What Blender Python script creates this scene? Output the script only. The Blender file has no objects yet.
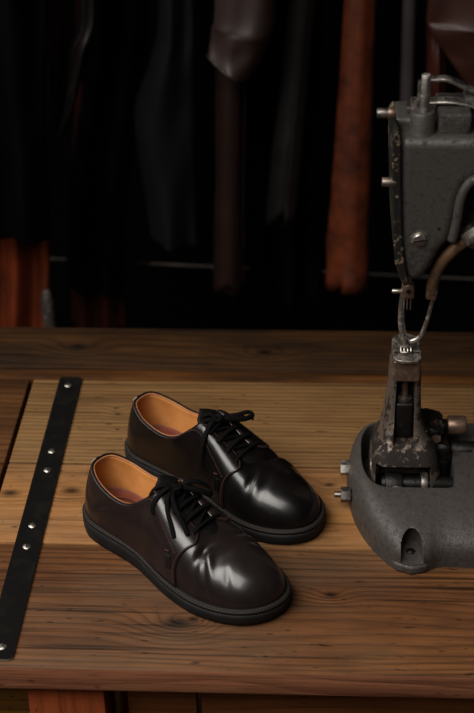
import bpy, bmesh, math, random
from mathutils import Vector, Matrix, noise
random.seed(7)
D = bpy.data; SC = bpy.context.scene; COL = SC.collection
R_ = math.radians
TOP = 0.75                      # height of the bench top above the floor
CAMH = TOP + 1.05
# ------------------------------------------------------------------ camera numbers
F = 1450.0
p_, y_, r_ = R_(32), R_(3.0), R_(-0.9)
FWD = Vector((-math.sin(y_)*math.cos(p_), math.cos(y_)*math.cos(p_), -math.sin(p_)))
RT0 = Vector((math.cos(y_), math.sin(y_), 0)); UP0 = RT0.cross(FWD)
RT = RT0*math.cos(r_) + UP0*math.sin(r_); UPV = UP0*math.cos(r_) - RT0*math.sin(r_)
def ray(px, py): return RT*((px-237)/F) - UPV*((py-356.5)/F) + FWD
def atY(px, py, Y):             # a seen direction met at depth Y
    d = ray(px, py); return Vector((0,0,CAMH)) + d*(Y/d.y)
def atZ(px, py, z=0.0):         # a seen direction met at height z above the bench top
    d = ray(px, py); return Vector((0,0,CAMH)) + d*((TOP+z-CAMH)/d.z)
# ------------------------------------------------------------------ node helpers
class NT:
    def __init__(s, name):
        s.m = D.materials.new(name); s.m.use_nodes = True
        s.t = s.m.node_tree; s.t.nodes.clear()
        s.out = s.t.nodes.new('ShaderNodeOutputMaterial'); s.b = s.t.nodes.new('ShaderNodeBsdfPrincipled')
        s.t.links.new(s.b.outputs[0], s.out.inputs[0])
    def n(s, k, **kw):
        x = s.t.nodes.new(k)
        for a, v in kw.items(): setattr(x, a, v)
        return x
    def put(s, v, sock):
        if isinstance(v, bpy.types.NodeSocket): s.t.links.new(v, sock)
        elif v is not None: sock.default_value = v
    def math(s, op, a, b=None, c=None, clamp=False):
        x = s.n('ShaderNodeMath', operation=op, use_clamp=clamp)
        s.put(a, x.inputs[0]); s.put(b, x.inputs[1]); s.put(c, x.inputs[2]); return x.outputs[0]
    def vmul(s, v, k):
        x = s.n('ShaderNodeVectorMath', operation='MULTIPLY'); s.put(v, x.inputs[0]); x.inputs[1].default_value = k; return x.outputs[0]
    def vadd(s, v, k):
        x = s.n('ShaderNodeVectorMath', operation='ADD'); s.put(v, x.inputs[0]); x.inputs[1].default_value = k; return x.outputs[0]
    def noise(s, v, scale, detail=4, rough=.55, dist=0.0):
        x = s.n('ShaderNodeTexNoise'); s.put(v, x.inputs['Vector']); x.inputs['Scale'].default_value = scale
        x.inputs['Detail'].default_value = detail; x.inputs['Roughness'].default_value = rough; x.inputs['Distortion'].default_value = dist
        return x.outputs['Fac']
    def ramp(s, f, stops, interp='LINEAR'):
        x = s.n('ShaderNodeValToRGB'); x.color_ramp.interpolation = interp; s.put(f, x.inputs[0])
        e = x.color_ramp.elements
        while len(e) < len(stops): e.new(.5)
        for i, (q, c) in enumerate(stops):
            e[i].position = q; e[i].color = (*c, 1) if len(c) == 3 else c
        return x.outputs[0]
    def mix(s, f, a, b, mode='MIX'):
        x = s.n('ShaderNodeMix', data_type='RGBA', blend_type=mode)
        s.put(f, x.inputs[0])
        for v, k in ((a, 6), (b, 7)):
            if isinstance(v, tuple): v = (*v, 1) if len(v) == 3 else v
            s.put(v, x.inputs[k])
        return x.outputs[2]
    def bump(s, h, dist, strength=1.0):
        x = s.n('ShaderNodeBump'); x.inputs['Distance'].default_value = dist; x.inputs['Strength'].default_value = strength
        s.put(h, x.inputs['Height']); s.t.links.new(x.outputs[0], s.b.inputs['Normal']); return x
    def set(s, **kw):
        for k, v in kw.items():
            k = k.replace('_', ' ')
            if isinstance(v, tuple) and len(v) == 3: v = (*v, 1)
            s.put(v, s.b.inputs[k])
        return s.m
def srgb(r, g, b):
    f = lambda c: (c/255/12.92) if c/255 <= .04045 else ((c/255+.055)/1.055)**2.4
    return (f(r), f(g), f(b))
def wood(name, light, dark, freq=90, amp=4.0, fib=.5, stain=None, stainamt=.4, seed=0.0, knots=(), rough=.6, ax=0, comb=.5, pores=.5, tone=None):
    """planks: growth rings run along the board and flow round its knots"""
    k = NT(name); g = k.n('ShaderNodeNewGeometry').outputs['Position']
    sp = k.n('ShaderNodeSeparateXYZ'); k.put(g, sp.inputs[0])
    X, Y, Z = sp.outputs
    L, W = ((X, Y), (Y, X), (Z, X))[ax]
    W2 = k.math('ADD', W, k.math('MULTIPLY', Z if ax != 2 else Y, .8))
    cv = k.n('ShaderNodeCombineXYZ'); k.put(L, cv.inputs[0]); k.put(W2, cv.inputs[1]); cv.inputs[2].default_value = seed
    V = cv.outputs[0]
    warp = k.noise(k.vmul(V, (1.6, 9, 1)), 1.0, 2, .5)
    v = k.math('ADD', k.math('MULTIPLY', W2, float(freq)), k.math('MULTIPLY', warp, float(amp)))
    spot = None
    for (kx, ky, kr, ka) in knots:
        dx = k.math('MULTIPLY', k.math('SUBTRACT', L, kx), .6); dy = k.math('SUBTRACT', W, ky)
        d2 = k.math('ADD', k.math('MULTIPLY', dx, dx), k.math('MULTIPLY', dy, dy))
        e = k.math('EXPONENT', k.math('MULTIPLY', d2, -1.0/(kr*kr*5)))
        v = k.math('ADD', v, k.math('MULTIPLY', e, ka))
        e2 = k.math('EXPONENT', k.math('MULTIPLY', d2, -1.0/(kr*kr*.6)))
        spot = e2 if spot is None else k.math('MAXIMUM', spot, e2)
    wob = k.noise(k.vmul(V, (5, 60, 1)), 1.0, 3, .6)
    v = k.math('ADD', v, k.math('MULTIPLY', wob, .9))
    s = k.math('FRACT', v)
    tri = k.math('SUBTRACT', 1.0, k.math('ABSOLUTE', k.math('SUBTRACT', k.math('MULTIPLY', s, 2.0), 1.0)))   # 0..1..0
    ring = k.math('POWER', tri, 2.2)
    fibre = k.noise(k.vmul(V, (14, 520, 1)), 1.0, 3, .65)
    patch = k.noise(k.vmul(V, (3.2, 14, 1)), 1.0, 4, .6)
    mixf = k.math('ADD', k.math('MULTIPLY', ring, comb), k.math('MULTIPLY', k.math('SUBTRACT', fibre, .35), fib), clamp=True)
    c = k.mix(mixf, light, dark)
    if stain:
        c = k.mix(k.math('MULTIPLY', k.ramp(patch, [(.38, (0,0,0)), (.62, (1,1,1))]), stainamt), c, stain)
    blot = k.noise(k.vmul(V, (9, 55, 1)), 1.0, 5, .7)
    c = k.mix(k.math('MULTIPLY', k.ramp(blot, [(.44, (0,0,0)), (.66, (1,1,1))]), .45), c, dark)
    if tone:
        c = k.mix(k.math('MULTIPLY', k.ramp(k.noise(k.vmul(V, (2.2, 5, 1)), 1.0, 3, .6), [(.46, (0,0,0)), (.60, (1,1,1))]), .35), c, tone)
    streak = k.noise(k.vmul(V, (2.5, 150, 3)), 1.0, 2, .5)
    c = k.mix(k.math('MULTIPLY', k.ramp(streak, [(.56, (0,0,0)), (.70, (1,1,1))]), pores), c, tuple(q*.28 for q in dark))
    pit = k.noise(k.vmul(V, (60, 210, 1)), 1.0, 1, .5)
    c = k.mix(k.math('MULTIPLY', k.ramp(pit, [(.70, (0,0,0)), (.76, (1,1,1))]), .7), c, tuple(q*.2 for q in dark))
    if spot is not None:
        c = k.mix(k.math('MULTIPLY', spot, .92, clamp=True), c, tuple(q*.16 for q in dark))
    h = k.math('ADD', k.math('MULTIPLY', ring, -.8), k.math('MULTIPLY', fibre, -.7))
    k.bump(h, .0012, .8)
    rr = k.math('ADD', rough-.08, k.math('MULTIPLY', patch, .16))
    return k.set(Base_Color=c, Roughness=rr, Specular_IOR_Level=.13)
def leather(name, col, rough=.3, coat=.3, grain=900, bumpd=.0001, var=None, spec=.5, croug=.18, big=40):
    k = NT(name); o = k.n('ShaderNodeTexCoord').outputs['Object']
    a = k.noise(o, big, 4, .6); c = k.mix(k.ramp(a, [(.35, (0,0,0)), (.7, (1,1,1))]), col, var or tuple(q*1.5 for q in col))
    v = k.n('ShaderNodeTexVoronoi', feature='F1'); k.put(o, v.inputs['Vector']); v.inputs['Scale'].default_value = grain
    k.bump(k.math('ADD', v.outputs['Distance'], k.noise(o, 150, 3, .5)), bumpd, .6)
    return k.set(Base_Color=c, Roughness=k.math('ADD', rough-.06, k.math('MULTIPLY', k.noise(o, 25, 5, .65), .14)), Coat_Weight=coat, Coat_Roughness=croug, Specular_IOR_Level=spec)
def metal(name, col, rough=.4, rust=None, rustamt=.5, met=1.0, scale=60, thr=(.5, .62), bumpd=.0002, fine=900, zband=None, spec=.35):
    k = NT(name); o = k.n('ShaderNodeTexCoord').outputs['Object']
    a = k.noise(o, scale, 6, .7); f = k.ramp(a, [(thr[0], (0,0,0)), (thr[1], (1,1,1))])
    if zband:
        sp = k.n('ShaderNodeSeparateXYZ'); k.put(o, sp.inputs[0]); dz = k.math('DIVIDE', k.math('SUBTRACT', sp.outputs[2], zband[0]), zband[1])
        g = k.math('EXPONENT', k.math('MULTIPLY', k.math('MULTIPLY', dz, dz), -1.0))
        f = k.ramp(k.math('ADD', a, k.math('MULTIPLY', g, zband[2])), [(thr[0], (0,0,0)), (thr[1], (1,1,1))])
    f = k.math('MULTIPLY', f, rustamt)
    c = k.mix(f, col, rust or tuple(q*.5 for q in col))
    k.bump(k.math('ADD', k.noise(o, fine, 3, .7), k.math('MULTIPLY', a, .8)), bumpd, .7)
    return k.set(Base_Color=c, Roughness=k.math('ADD', k.math('MULTIPLY', f, .35), rough), Metallic=k.math('SUBTRACT', met, k.math('MULTIPLY', f, met*.7)), Specular_IOR_Level=spec)
def plain(name, col, rough=.6, **kw):
    k = NT(name); o = k.n('ShaderNodeTexCoord').outputs['Object']
    c = k.mix(k.noise(o, 80, 3, .6), tuple(q*.85 for q in col), tuple(q*1.15 for q in col))
    return k.set(Base_Color=c, Roughness=rough, **kw)
# ------------------------------------------------------------------ object helpers
def link(name, verts, faces, mat, parent=None, smooth=True, mats=None, fm=None):
    me = D.meshes.new(name); me.from_pydata([tuple(v) for v in verts], [], faces); me.update()
    bm = bmesh.new(); bm.from_mesh(me); bmesh.ops.recalc_face_normals(bm, faces=bm.faces); bm.to_mesh(me); bm.free()
    for mm in (mats or [mat]): me.materials.append(mm)
    if smooth: me.polygons.foreach_set('use_smooth', [True]*len(me.polygons))
    if fm: me.polygons.foreach_set('material_index', fm)
    o = D.objects.new(name, me); COL.objects.link(o)
    if parent: o.parent = parent
    return o
def bmobj(name, bm, mat, parent=None, smooth=False):
    bmesh.ops.recalc_face_normals(bm, faces=bm.faces)
    me = D.meshes.new(name); bm.to_mesh(me); bm.free(); me.materials.append(mat)
    if smooth: me.polygons.foreach_set('use_smooth', [True]*len(me.polygons))
    o = D.objects.new(name, me); COL.objects.link(o)
    if parent: o.parent = parent
    return o
def thing(name, label, cat, loc=(0,0,0), rz=0, group=None):
    o = D.objects.new(name, None); COL.objects.link(o); o.location = loc; o.rotation_euler = (0,0,rz); o.empty_display_size = .05
    return tag(o, label, cat, group)
def tag(o, label, cat, group=None):
    o['label'] = label; o['category'] = cat
    if group: o['group'] = group
    return o
def struct(o): o['kind'] = 'structure'; return o
def add_box(bm, c, s, rot=None, bev=0, seg=2):
    m = Matrix.Translation(Vector(c)) @ (rot.to_4x4() if rot else Matrix.Identity(4)) @ Matrix.Diagonal((*s, 1))
    g = bmesh.ops.create_cube(bm, size=1, matrix=m)
    if bev:
        ed = list({e for v in g['verts'] for e in v.link_edges})
        bmesh.ops.bevel(bm, geom=ed, offset=bev, segments=seg, profile=.5, affect='EDGES')
def dirmat(d):
    return Vector((0,0,1)).rotation_difference(Vector(d).normalized()).to_matrix()
def add_cyl(bm, a, b, r1, r2=None, seg=28, bev=0):
    a, b = Vector(a), Vector(b); d = b-a
    m = Matrix.Translation((a+b)/2) @ dirmat(d).to_4x4()
    g = bmesh.ops.create_cone(bm, cap_ends=True, segments=seg, radius1=r1, radius2=r1 if r2 is None else r2, depth=d.length, matrix=m)
    if bev:
        ed = [e for e in {e for v in g['verts'] for e in v.link_edges} if any(len(f.verts) > 4 for f in e.link_faces)]
        bmesh.ops.bevel(bm, geom=ed, offset=bev, segments=2, profile=.5, affect='EDGES')
def cyl(name, a, b, r, mat, parent, r2=None, seg=28, bev=0, smooth=True):
    bm = bmesh.new(); add_cyl(bm, a, b, r, r2, seg, bev); o = bmobj(name, bm, mat, parent)
    if smooth: shade(o)
    return o
def box(name, c, s, mat, parent, rot=None, bev=0, seg=2):
    bm = bmesh.new(); add_box(bm, c, s, rot, bev, seg); o = bmobj(name, bm, mat, parent)
    if bev: shade(o)
    return o
def shade(o, ang=38):
    me = o.data; me.polygons.foreach_set('use_smooth', [True]*len(me.polygons))
    try: me.set_sharp_from_angle(angle=R_(ang))
    except Exception: pass
    return o
def lathe(name, prof, base, axis, mat, parent, seg=32, ang=40):
    """prof: list of (radius, height along axis)"""
    M = dirmat(axis); base = Vector(base); vs = []; fs = []
    for r, h in prof:
        for i in range(seg):
            a = 2*math.pi*i/seg; vs.append(base + M @ Vector((r*math.cos(a), r*math.sin(a), h)))
    n = len(prof)
    for j in range(n-1):
        for i in range(seg):
            fs.append((j*seg+i, j*seg+(i+1)%seg, (j+1)*seg+(i+1)%seg, (j+1)*seg+i))
    fs.append(tuple(range(seg))); fs.append(tuple((n-1)*seg+i for i in range(seg)))
    return shade(link(name, vs, fs, mat, parent), ang)
def catmull(P, t, closed=False):
    n = len(P)
    if closed: i = math.floor(t); f = t-i; q = [P[(i+k) % n] for k in (-1,0,1,2)]
    else:
        i = min(max(int(math.floor(t)), 0), n-2); f = t-i; q = [P[min(max(i+k,0),n-1)] for k in (-1,0,1,2)]
    return tuple(.5*((2*b)+(-a+c)*f+(2*a-5*b+4*c-d)*f*f+(-a+3*b-3*c+d)*f**3) for a,b,c,d in zip(*q))
def spline(P, n, closed=False):
    m = len(P) if closed else len(P)-1
    return [Vector(catmull(P, m*i/n, closed)) for i in range(n if closed else n+1)]
def tube_geo(pts, rad, seg=8, flat=1.0, up=Vector((0,0,1)), caps=True):
    pts = [Vector(p) for p in pts]; vs = []; fs = []; n = len(pts)
    side = None
    for i, p in enumerate(pts):
        t = (pts[min(i+1,n-1)]-pts[max(i-1,0)]).normalized()
        if side is None:
            side = t.cross(up)
            if side.length < 1e-3: side = t.cross(Vector((1,0,0)))
        side = (side - t*side.dot(t)).normalized(); nn = side.cross(t)
        r = rad(i/(n-1)) if callable(rad) else rad
        for k in range(seg):
            a = 2*math.pi*k/seg; vs.append(p + side*(r*math.cos(a)) + nn*(r*flat*math.sin(a)))
    for i in range(n-1):
        for k in range(seg): fs.append((i*seg+k, i*seg+(k+1)%seg, (i+1)*seg+(k+1)%seg, (i+1)*seg+k))
    if caps: fs.append(tuple(range(seg))); fs.append(tuple((n-1)*seg+k for k in range(seg)))
    return vs, fs
def tube(name, P, rad, mat, parent, n=None, seg=10, flat=1.0, up=Vector((0,0,1)), smooth_path=True):
    pts = spline(P, n or len(P)*8) if smooth_path else P
    v, f = tube_geo(pts, rad, seg, flat, up); return link(name, v, f, mat, parent)
def multi(name, parts, mat, parent, smooth=True):
    V = []; Fc = []
    for v, f in parts:
        o = len(V); V += v; Fc += [tuple(i+o for i in q) for q in f]
    return link(name, V, Fc, mat, parent, smooth)
def prism(name, poly, y0, y1, mat, parent, bev=.004, seg=3):
    """outline in x-z, extruded in y"""
    bm = bmesh.new()
    a = [bm.verts.new((x, y0, z)) for x, z in poly]; b = [bm.verts.new((x, y1, z)) for x, z in poly]
    bm.faces.new(a); bm.faces.new(b[::-1]); n = len(poly)
    for i in range(n): bm.faces.new((a[i], a[(i+1)%n], b[(i+1)%n], b[i]))
    o = bmobj(name, bm, mat, parent)
    if bev:
        md = o.modifiers.new('b', 'BEVEL'); md.width = bev; md.segments = seg; md.limit_method = 'ANGLE'; md.angle_limit = R_(40)
    return shade(o, 50)
def prismz(name, poly, z0, z1, mat, parent, bev=.001, seg=3):
    bm = bmesh.new()
    a = [bm.verts.new((x, y, z0)) for x, y in poly]; b = [bm.verts.new((x, y, z1)) for x, y in poly]
    bm.faces.new(a); bm.faces.new(b[::-1]); n = len(poly)
    for i in range(n): bm.faces.new((a[i], a[(i+1)%n], b[(i+1)%n], b[i]))
    o = bmobj(name, bm, mat, parent)
    if bev:
        md = o.modifiers.new('b', 'BEVEL'); md.width = bev; md.segments = seg; md.limit_method = 'ANGLE'; md.angle_limit = R_(40)
    return shade(o, 50)
def rrect(x0, x1, y0, y1, r, n=6):
    out = []
    for cx, cy, a0 in ((x1-r,y1-r,0),(x0+r,y1-r,90),(x0+r,y0+r,180),(x1-r,y0+r,270)):
        for i in range(n+1):
            a = R_(a0+90*i/n); out.append((cx+r*math.cos(a), cy+r*math.sin(a)))
    return out
# ------------------------------------------------------------------ materials
M = {}
M['lid1'] = wood('ribbed_pine', srgb(122,92,56), srgb(72,48,27), freq=120, amp=2.0, fib=.55, stain=srgb(98,70,42), stainamt=.6, seed=1.3, comb=.5,
    knots=((-.235,1.535,.0035,1.0),(-.239,1.548,.0022,.6),(-.232,1.500,.0022,.6)))
M['lid2'] = wood('knotty_pine', srgb(128,94,62), srgb(82,55,34), freq=60, amp=3.5, fib=.55, stain=srgb(146,100,54), stainamt=.75, seed=5.1,
    knots=((-.272,1.372,.010,3.0),(-.345,1.365,.009,2.0),(.035,1.392,.0045,1.0)), comb=.40)
M['lid3'] = wood('weathered_pine', srgb(112,72,40), srgb(38,25,15), freq=95, amp=7.0, fib=.9, stain=srgb(70,40,22), stainamt=.8, seed=9.7,
    knots=((-.128,1.146,.0125,4.0),(-.112,1.152,.006,2.0),(.035,1.195,.006,2.0),(-.033,1.098,.0022,.5)), comb=.5, pores=.8, tone=srgb(84,70,55))
M['back'] = wood('dark_stained_pine', srgb(66,42,20), srgb(28,18,10), freq=60, amp=4, fib=.6, stain=srgb(20,13,8), stainamt=.85, seed=14.0, comb=.5,
    knots=((-.31,1.70,.010,2),(-.05,1.69,.008,2)))
M['strip'] = wood('orange_pine_strip', srgb(96,58,24), srgb(48,28,12), freq=50, amp=4, seed=3.0, comb=.4, stain=srgb(28,17,9), stainamt=.8)
M['side1'] = wood('brown_pine', srgb(96,62,34), srgb(50,30,16), freq=75, amp=5, seed=21.0, comb=.5, stain=srgb(46,26,14), stainamt=.7)
M['edge'] = wood('sawn_pine_edge', srgb(136,90,64), srgb(98,62,44), freq=40, amp=4, fib=.45, seed=31.0, comb=.25, stain=srgb(92,52,36), stainamt=.7)
M['legw'] = wood('reddish_leg_wood', srgb(150,74,40), srgb(104,48,26), freq=50, amp=4, seed=41.0, comb=.4, ax=2, stain=srgb(90,40,22), stainamt=.5)
M['apron'] = wood('dark_apron_wood', srgb(128,78,44), srgb(78,46,27), freq=50, amp=4, seed=51.0, comb=.4)
M['ochre'] = wood('lit_ochre_board', srgb(150,112,52), srgb(96,68,32), freq=40, amp=4, seed=81.0, comb=.4)
M['floorw'] = wood('dim_floor_boards', srgb(92,62,34), srgb(50,34,18), freq=40, amp=4, seed=61.0, comb=.4)
M['shoe'] = leather('black_leather_plum_reflection', (.0080,.0054,.0054), rough=.31, coat=.28, croug=.15, var=(.0120,.0078,.0076), bumpd=.00005, spec=.38)  # plum in the base colour stands in for reflections on the sides
M['shoe2'] = leather('polished_black_leather_darker', (.0024,.0020,.0019), rough=.29, coat=.20, croug=.12, var=(.0036,.0026,.0025), bumpd=.00005, spec=.36)  # same leather, without the plum reflection colour
M['collar'] = plain('matt_black_binding', (.006,.004,.004), .75, Specular_IOR_Level=.15)
M['lining'] = leather('tan_lining_leather', srgb(206,140,78), rough=.6, coat=0, var=srgb(182,112,54), spec=.3, big=25)
M['insole'] = leather('red_brown_insole_leather', srgb(112,54,36), rough=.5, coat=.1, var=srgb(84,36,26), spec=.4)
M['edgetan'] = plain('raw_leather_edge', srgb(46,27,20), .7)
M['tanline'] = plain('tan_lining_edge', srgb(150,98,62), .7)
M['rubber'] = leather('black_rubber', (.0045,.0045,.0047), rough=.62, coat=0, var=(.009,.0088,.0088), spec=.2, bumpd=.00015)
M['welt'] = leather('dark_welt', (.005,.004,.0035), rough=.6, coat=0, var=(.008,.006,.005), spec=.25)
M['thread'] = plain('dark_waxed_thread', srgb(66,54,46), .7)
M['rthread'] = plain('rust_thread', srgb(78,38,28), .6)
M['wthread'] = plain('pale_thread', srgb(190,180,170), .6)
M['lace'] = plain('black_waxed_cotton', (.0028,.0027,.0027), .75, Specular_IOR_Level=.05)
M['tongue'] = leather('black_tongue_leather', (.003,.0024,.0024), rough=.55, coat=0, spec=.12)
M['strap'] = metal('blackened_iron', (.0042,.0038,.0034), .62, rust=(.008,.0068,.0055), rustamt=.6, met=0, scale=30, bumpd=.0004, fine=400)
M['strap'].node_tree.nodes['Principled BSDF'].inputs['Specular IOR Level'].default_value = .06
M['strapedge'] = metal('worn_iron_edge', (.15,.12,.10), .6, met=.2)
M['steel'] = metal('worn_steel', (.42,.39,.35), .38, rust=(.28,.23,.19), rustamt=.3, scale=160)
M['steeld'] = metal('dull_dark_steel', (.17,.155,.14), .42, rust=(.06,.04,.03), rustamt=.7, scale=140)
M['cast'] = metal('grey_enamel_casting', (.048,.042,.038), .44, rust=(.013,.010,.009), rustamt=.6, met=.1, scale=170, thr=(.48,.62), bumpd=.0008, fine=420)
M['head'] = metal('dark_enamel_head', (.044,.041,.037), .42, rust=(.016,.013,.011), rustamt=.9, met=.1, scale=170, thr=(.54,.62), bumpd=.0006, fine=420, zband=(.315,.03,.10))
M['rough'] = metal('rough_sand_casting', (.034,.029,.025), .55, rust=(.010,.008,.007), rustamt=.8, met=0, scale=120, thr=(.48,.6), bumpd=.0022, fine=260)
M['oily'] = metal('oily_black_iron', (.006,.005,.0045), .42, rust=(.045,.022,.012), rustamt=.7, met=.3, scale=70, thr=(.6,.7), bumpd=.0009, fine=350)
M['bare'] = metal('worn_bare_iron', (.24,.19,.155), .40, rust=(.015,.011,.009), rustamt=1.0, met=.85, scale=75, thr=(.50,.56), bumpd=.0010, fine=420, zband=(.066,.018,.13), spec=.3)
M['pin'] = metal('plain_steel_pin', (.50,.47,.43), .42, rust=(.30,.26,.22), rustamt=.5)
M['plate'] = metal('worn_plate_steel', (.26,.235,.205), .45, rust=(.12,.10,.085), rustamt=.7, scale=200)
M['dull'] = metal('tarnished_steel', (.22,.18,.15), .5, rust=(.11,.075,.05), rustamt=.8, scale=150)
M['bronze'] = metal('browned_steel', (.20,.13,.095), .42, rust=(.07,.035,.022), rustamt=.7, met=.85, scale=120)
M['tubem'] = metal('browned_pipe', (.20,.115,.06), .42, rust=(.03,.02,.015), rustamt=.9, met=.7, scale=60, thr=(.46,.6))
M['rim'] = metal('chipped_black_plate', (.014,.013,.012), .4, rust=(.20,.14,.08), rustamt=.75, met=.3, scale=110, thr=(.555,.61), bumpd=.0006)
def hide(name, c, v=None, rough=.42, coat=.12): return leather(name, c, rough=rough, coat=coat, var=v, big=9, croug=.26, bumpd=.0003, grain=500, spec=.5)
# ------------------------------------------------------------------ room
struct(box('floor', (0, 1.6, -.02), (4.4, 4.6, .04), M['floorw'], None))
M['dark'] = plain('void_black_plaster', (.003,.0026,.0026), .95, Specular_IOR_Level=.1)  # near-black colour stands in for the unlit depth of the room
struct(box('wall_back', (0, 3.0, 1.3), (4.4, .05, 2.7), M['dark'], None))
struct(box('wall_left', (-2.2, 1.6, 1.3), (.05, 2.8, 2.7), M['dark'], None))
# ------------------------------------------------------------------ workbench
YF, Y3, Y2, Y1, YS, YB = 1.0735, 1.2725, 1.4265, 1.6160, 1.6440, 1.7535
TH = .031
bench = thing('workbench', 'old plank workbench carrying the shoes, the iron strap and the sewing machine', 'workbench', (0, 1.4, 0))
def L(x, y, z): return (x, y-1.4, z)
def plank(x0, x1, y0, y1, mat, edge=None, gap=.0011, th=TH, dz=0.0, bev=.0020, name='plank'):
    bm = bmesh.new()
    add_box(bm, L((x0+x1)/2, (y0+y1)/2, TOP-th/2+dz), (x1-x0, y1-y0-2*gap, th), bev=bev)
    o = bmobj(name, bm, mat, bench); shade(o)
    if edge:
        o.data.materials.append(edge)
        for f in o.data.polygons:
            if abs(f.normal.y) > .9: f.material_index = 1
    return o
XL, XR = -.3575, .62
plank(XL, XR, YF, Y3, M['lid3'], M['edge'], bev=.0028)
plank(XL, XR, Y3, Y2, M['lid2'])
plank(XL, XR, Y2, Y1, M['lid1'])
plank(-.9, .62, Y1+.001, YS, M['strip'], dz=-.0012)
plank(-.9, .62, YS, YB, M['back'], dz=-.0006)
plank(-.9, XL-.0055, Y2, Y1, M['side1'], dz=-.0008)
plank(-.9, XL-.0055, Y3-.02, Y2, M['side1'], dz=-.0008)
plank(-.9, XL-.0055, YF, Y3-.02, M['side1'], M['edge'], dz=-.0008)
# rails below the planks, legs and the front apron boards
zt = TOP-TH
def bbox(name, x0,x1,y0,y1,z0,z1, mat, bev=.002):
    return box(name, L((x0+x1)/2,(y0+y1)/2,(z0+z1)/2), (x1-x0,y1-y0,z1-z0), mat, bench, bev=bev)
lx0 = atY(28,700,1.092).x; lx1 = atY(104.5,700,1.092).x
for (a,b,c,d) in ((lx0,lx1,1.092,1.16),(.5,.575,1.092,1.16),(lx0,lx1,1.67,1.74),(.5,.575,1.67,1.74)):
    bbox('leg', a,b,c,d,0,zt-.0005, M['legw'])
ax0 = atY(128,705,1.14).x; ax1 = atY(197,705,1.14).x
bbox('apron_board', ax0, ax1, 1.14, 1.158, zt-.14, zt-.0005, M['apron'])
bbox('apron_board', ax1+.005, .5, 1.14, 1.158, zt-.14, zt-.0005, M['apron'])
bbox('apron_board', -.9, lx0-.002, 1.175, 1.19, zt-.16, zt-.0005, M['ochre'])  # added board, its ochre stands in for something lit further back
bbox('rail', -.9, lx0-.001, 1.30, 1.34, zt-.07, zt-.0005, M['apron'])
bbox('rail', -.85, .56, 1.69, 1.73, zt-.15, zt-.07, M['apron'])
# ------------------------------------------------------------------ iron strap
st = thing('iron_strap', 'long black iron strap fixed to the planks with six slotted screws', 'strap', (-.307, 1.35, TOP))
SY0, SY1 = 1.083, 1.6175
o = prismz('strap_bar', rrect(-.0152, .0152, SY0-1.35, SY1-1.35, .006), 0, .0030, M['strap'], st, bev=.0007)
o.data.materials.append(M['strapedge'])
for f in o.data.polygons:
    if abs(f.normal.z) < .5: f.material_index = 1
for i, (px, py) in enumerate(((68,384.6),(51.7,450.5),(47.5,469.5),(32.3,524.8),(26.8,546),(2,646))):
    p = atZ(px, py, .004); q = Vector((p.x+.307, p.y-1.35, .0030)); a = random.uniform(0, 3)
    s = lathe('screw', [(.0001,-.0002),(.0047,-.0002),(.0047,.0003),(.0040,.0010),(.0022,.0016),(.0001,.0018)], q, (0,0,1), M['steel'], st, seg=24)
    box('screw_slot', q+Vector((0,0,.00175)), (.0075,.0009,.0006), M['oily'], s, rot=Matrix.Rotation(a,3,'Z'))
# ------------------------------------------------------------------ shoes
#        outline x,y      top x,y,z            n    alpha
KEYS = [
        (0.0040,0.0000, 0.0170,0.0000,0.0900, 2.00,0.30),
        (0.0100,-0.0180, 0.0225,-0.0165,0.0890, 2.00,0.30),
        (0.0290,-0.0305, 0.0440,-0.0270,0.0815, 2.00,0.35),
        (0.0580,-0.0335, 0.0740,-0.0300,0.0750, 2.00,0.45),
        (0.0880,-0.0345, 0.0980,-0.0285,0.0800, 2.00,0.55),
        (0.1130,-0.0375, 0.1170,-0.0215,0.0945, 2.00,0.85),
        (0.1340,-0.0420, 0.1300,-0.0145,0.1045, 2.05,0.97),
        (0.1560,-0.0470, 0.1480,-0.0130,0.0950, 2.10,0.98),
        (0.1800,-0.0505, 0.1670,-0.0120,0.0840, 2.10,0.98),
        (0.2070,-0.0515, 0.1850,-0.0110,0.0750, 2.10,0.92),
        (0.2350,-0.0465, 0.1920,-0.0070,0.0722, 2.05,0.76),
        (0.2600,-0.0350, 0.1945,-0.0030,0.0714, 2.15,0.73),
        (0.2760,-0.0185, 0.1952,-0.0010,0.0712, 2.25,0.72),
        (0.2825,0.0020, 0.1954,0.0000,0.0712, 2.25,0.72),
        (0.2780,0.0195, 0.1952,0.0010,0.0712, 2.25,0.72),
        (0.2620,0.0340, 0.1945,0.0030,0.0714, 2.15,0.73),
        (0.2370,0.0440, 0.1920,0.0070,0.0722, 2.05,0.76),
        (0.2080,0.0470, 0.1850,0.0110,0.0750, 2.10,0.92),
        (0.1800,0.0430, 0.1670,0.0120,0.0840, 2.10,0.98),
        (0.1560,0.0370, 0.1480,0.0130,0.0950, 2.10,0.98),
        (0.1340,0.0335, 0.1300,0.0145,0.1045, 2.05,0.97),
        (0.1130,0.0320, 0.1170,0.0215,0.0945, 2.00,0.85),
        (0.0880,0.0315, 0.0980,0.0285,0.0800, 2.00,0.55),
        (0.0580,0.0315, 0.0740,0.0300,0.0750, 2.00,0.45),
        (0.0290,0.0295, 0.0440,0.0270,0.0815, 2.00,0.35),
        (0.0100,0.0180, 0.0225,0.0165,0.0890, 2.00,0.30)]
NK = len(KEYS)
def sole_top(x):
    P = [(.0275,),(.0265,),(.0245,),(.0222,),(.0205,),(.0210,),(.0250,)]
    return catmull(P, max(0, min(x/.29, 1))*6)[0]
def sole_bot(x):
    a = max(0, (x-.205)/.085); b = max(0, (.02-x)/.02)
    return .0075*a*a + .0015*b*b
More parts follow.
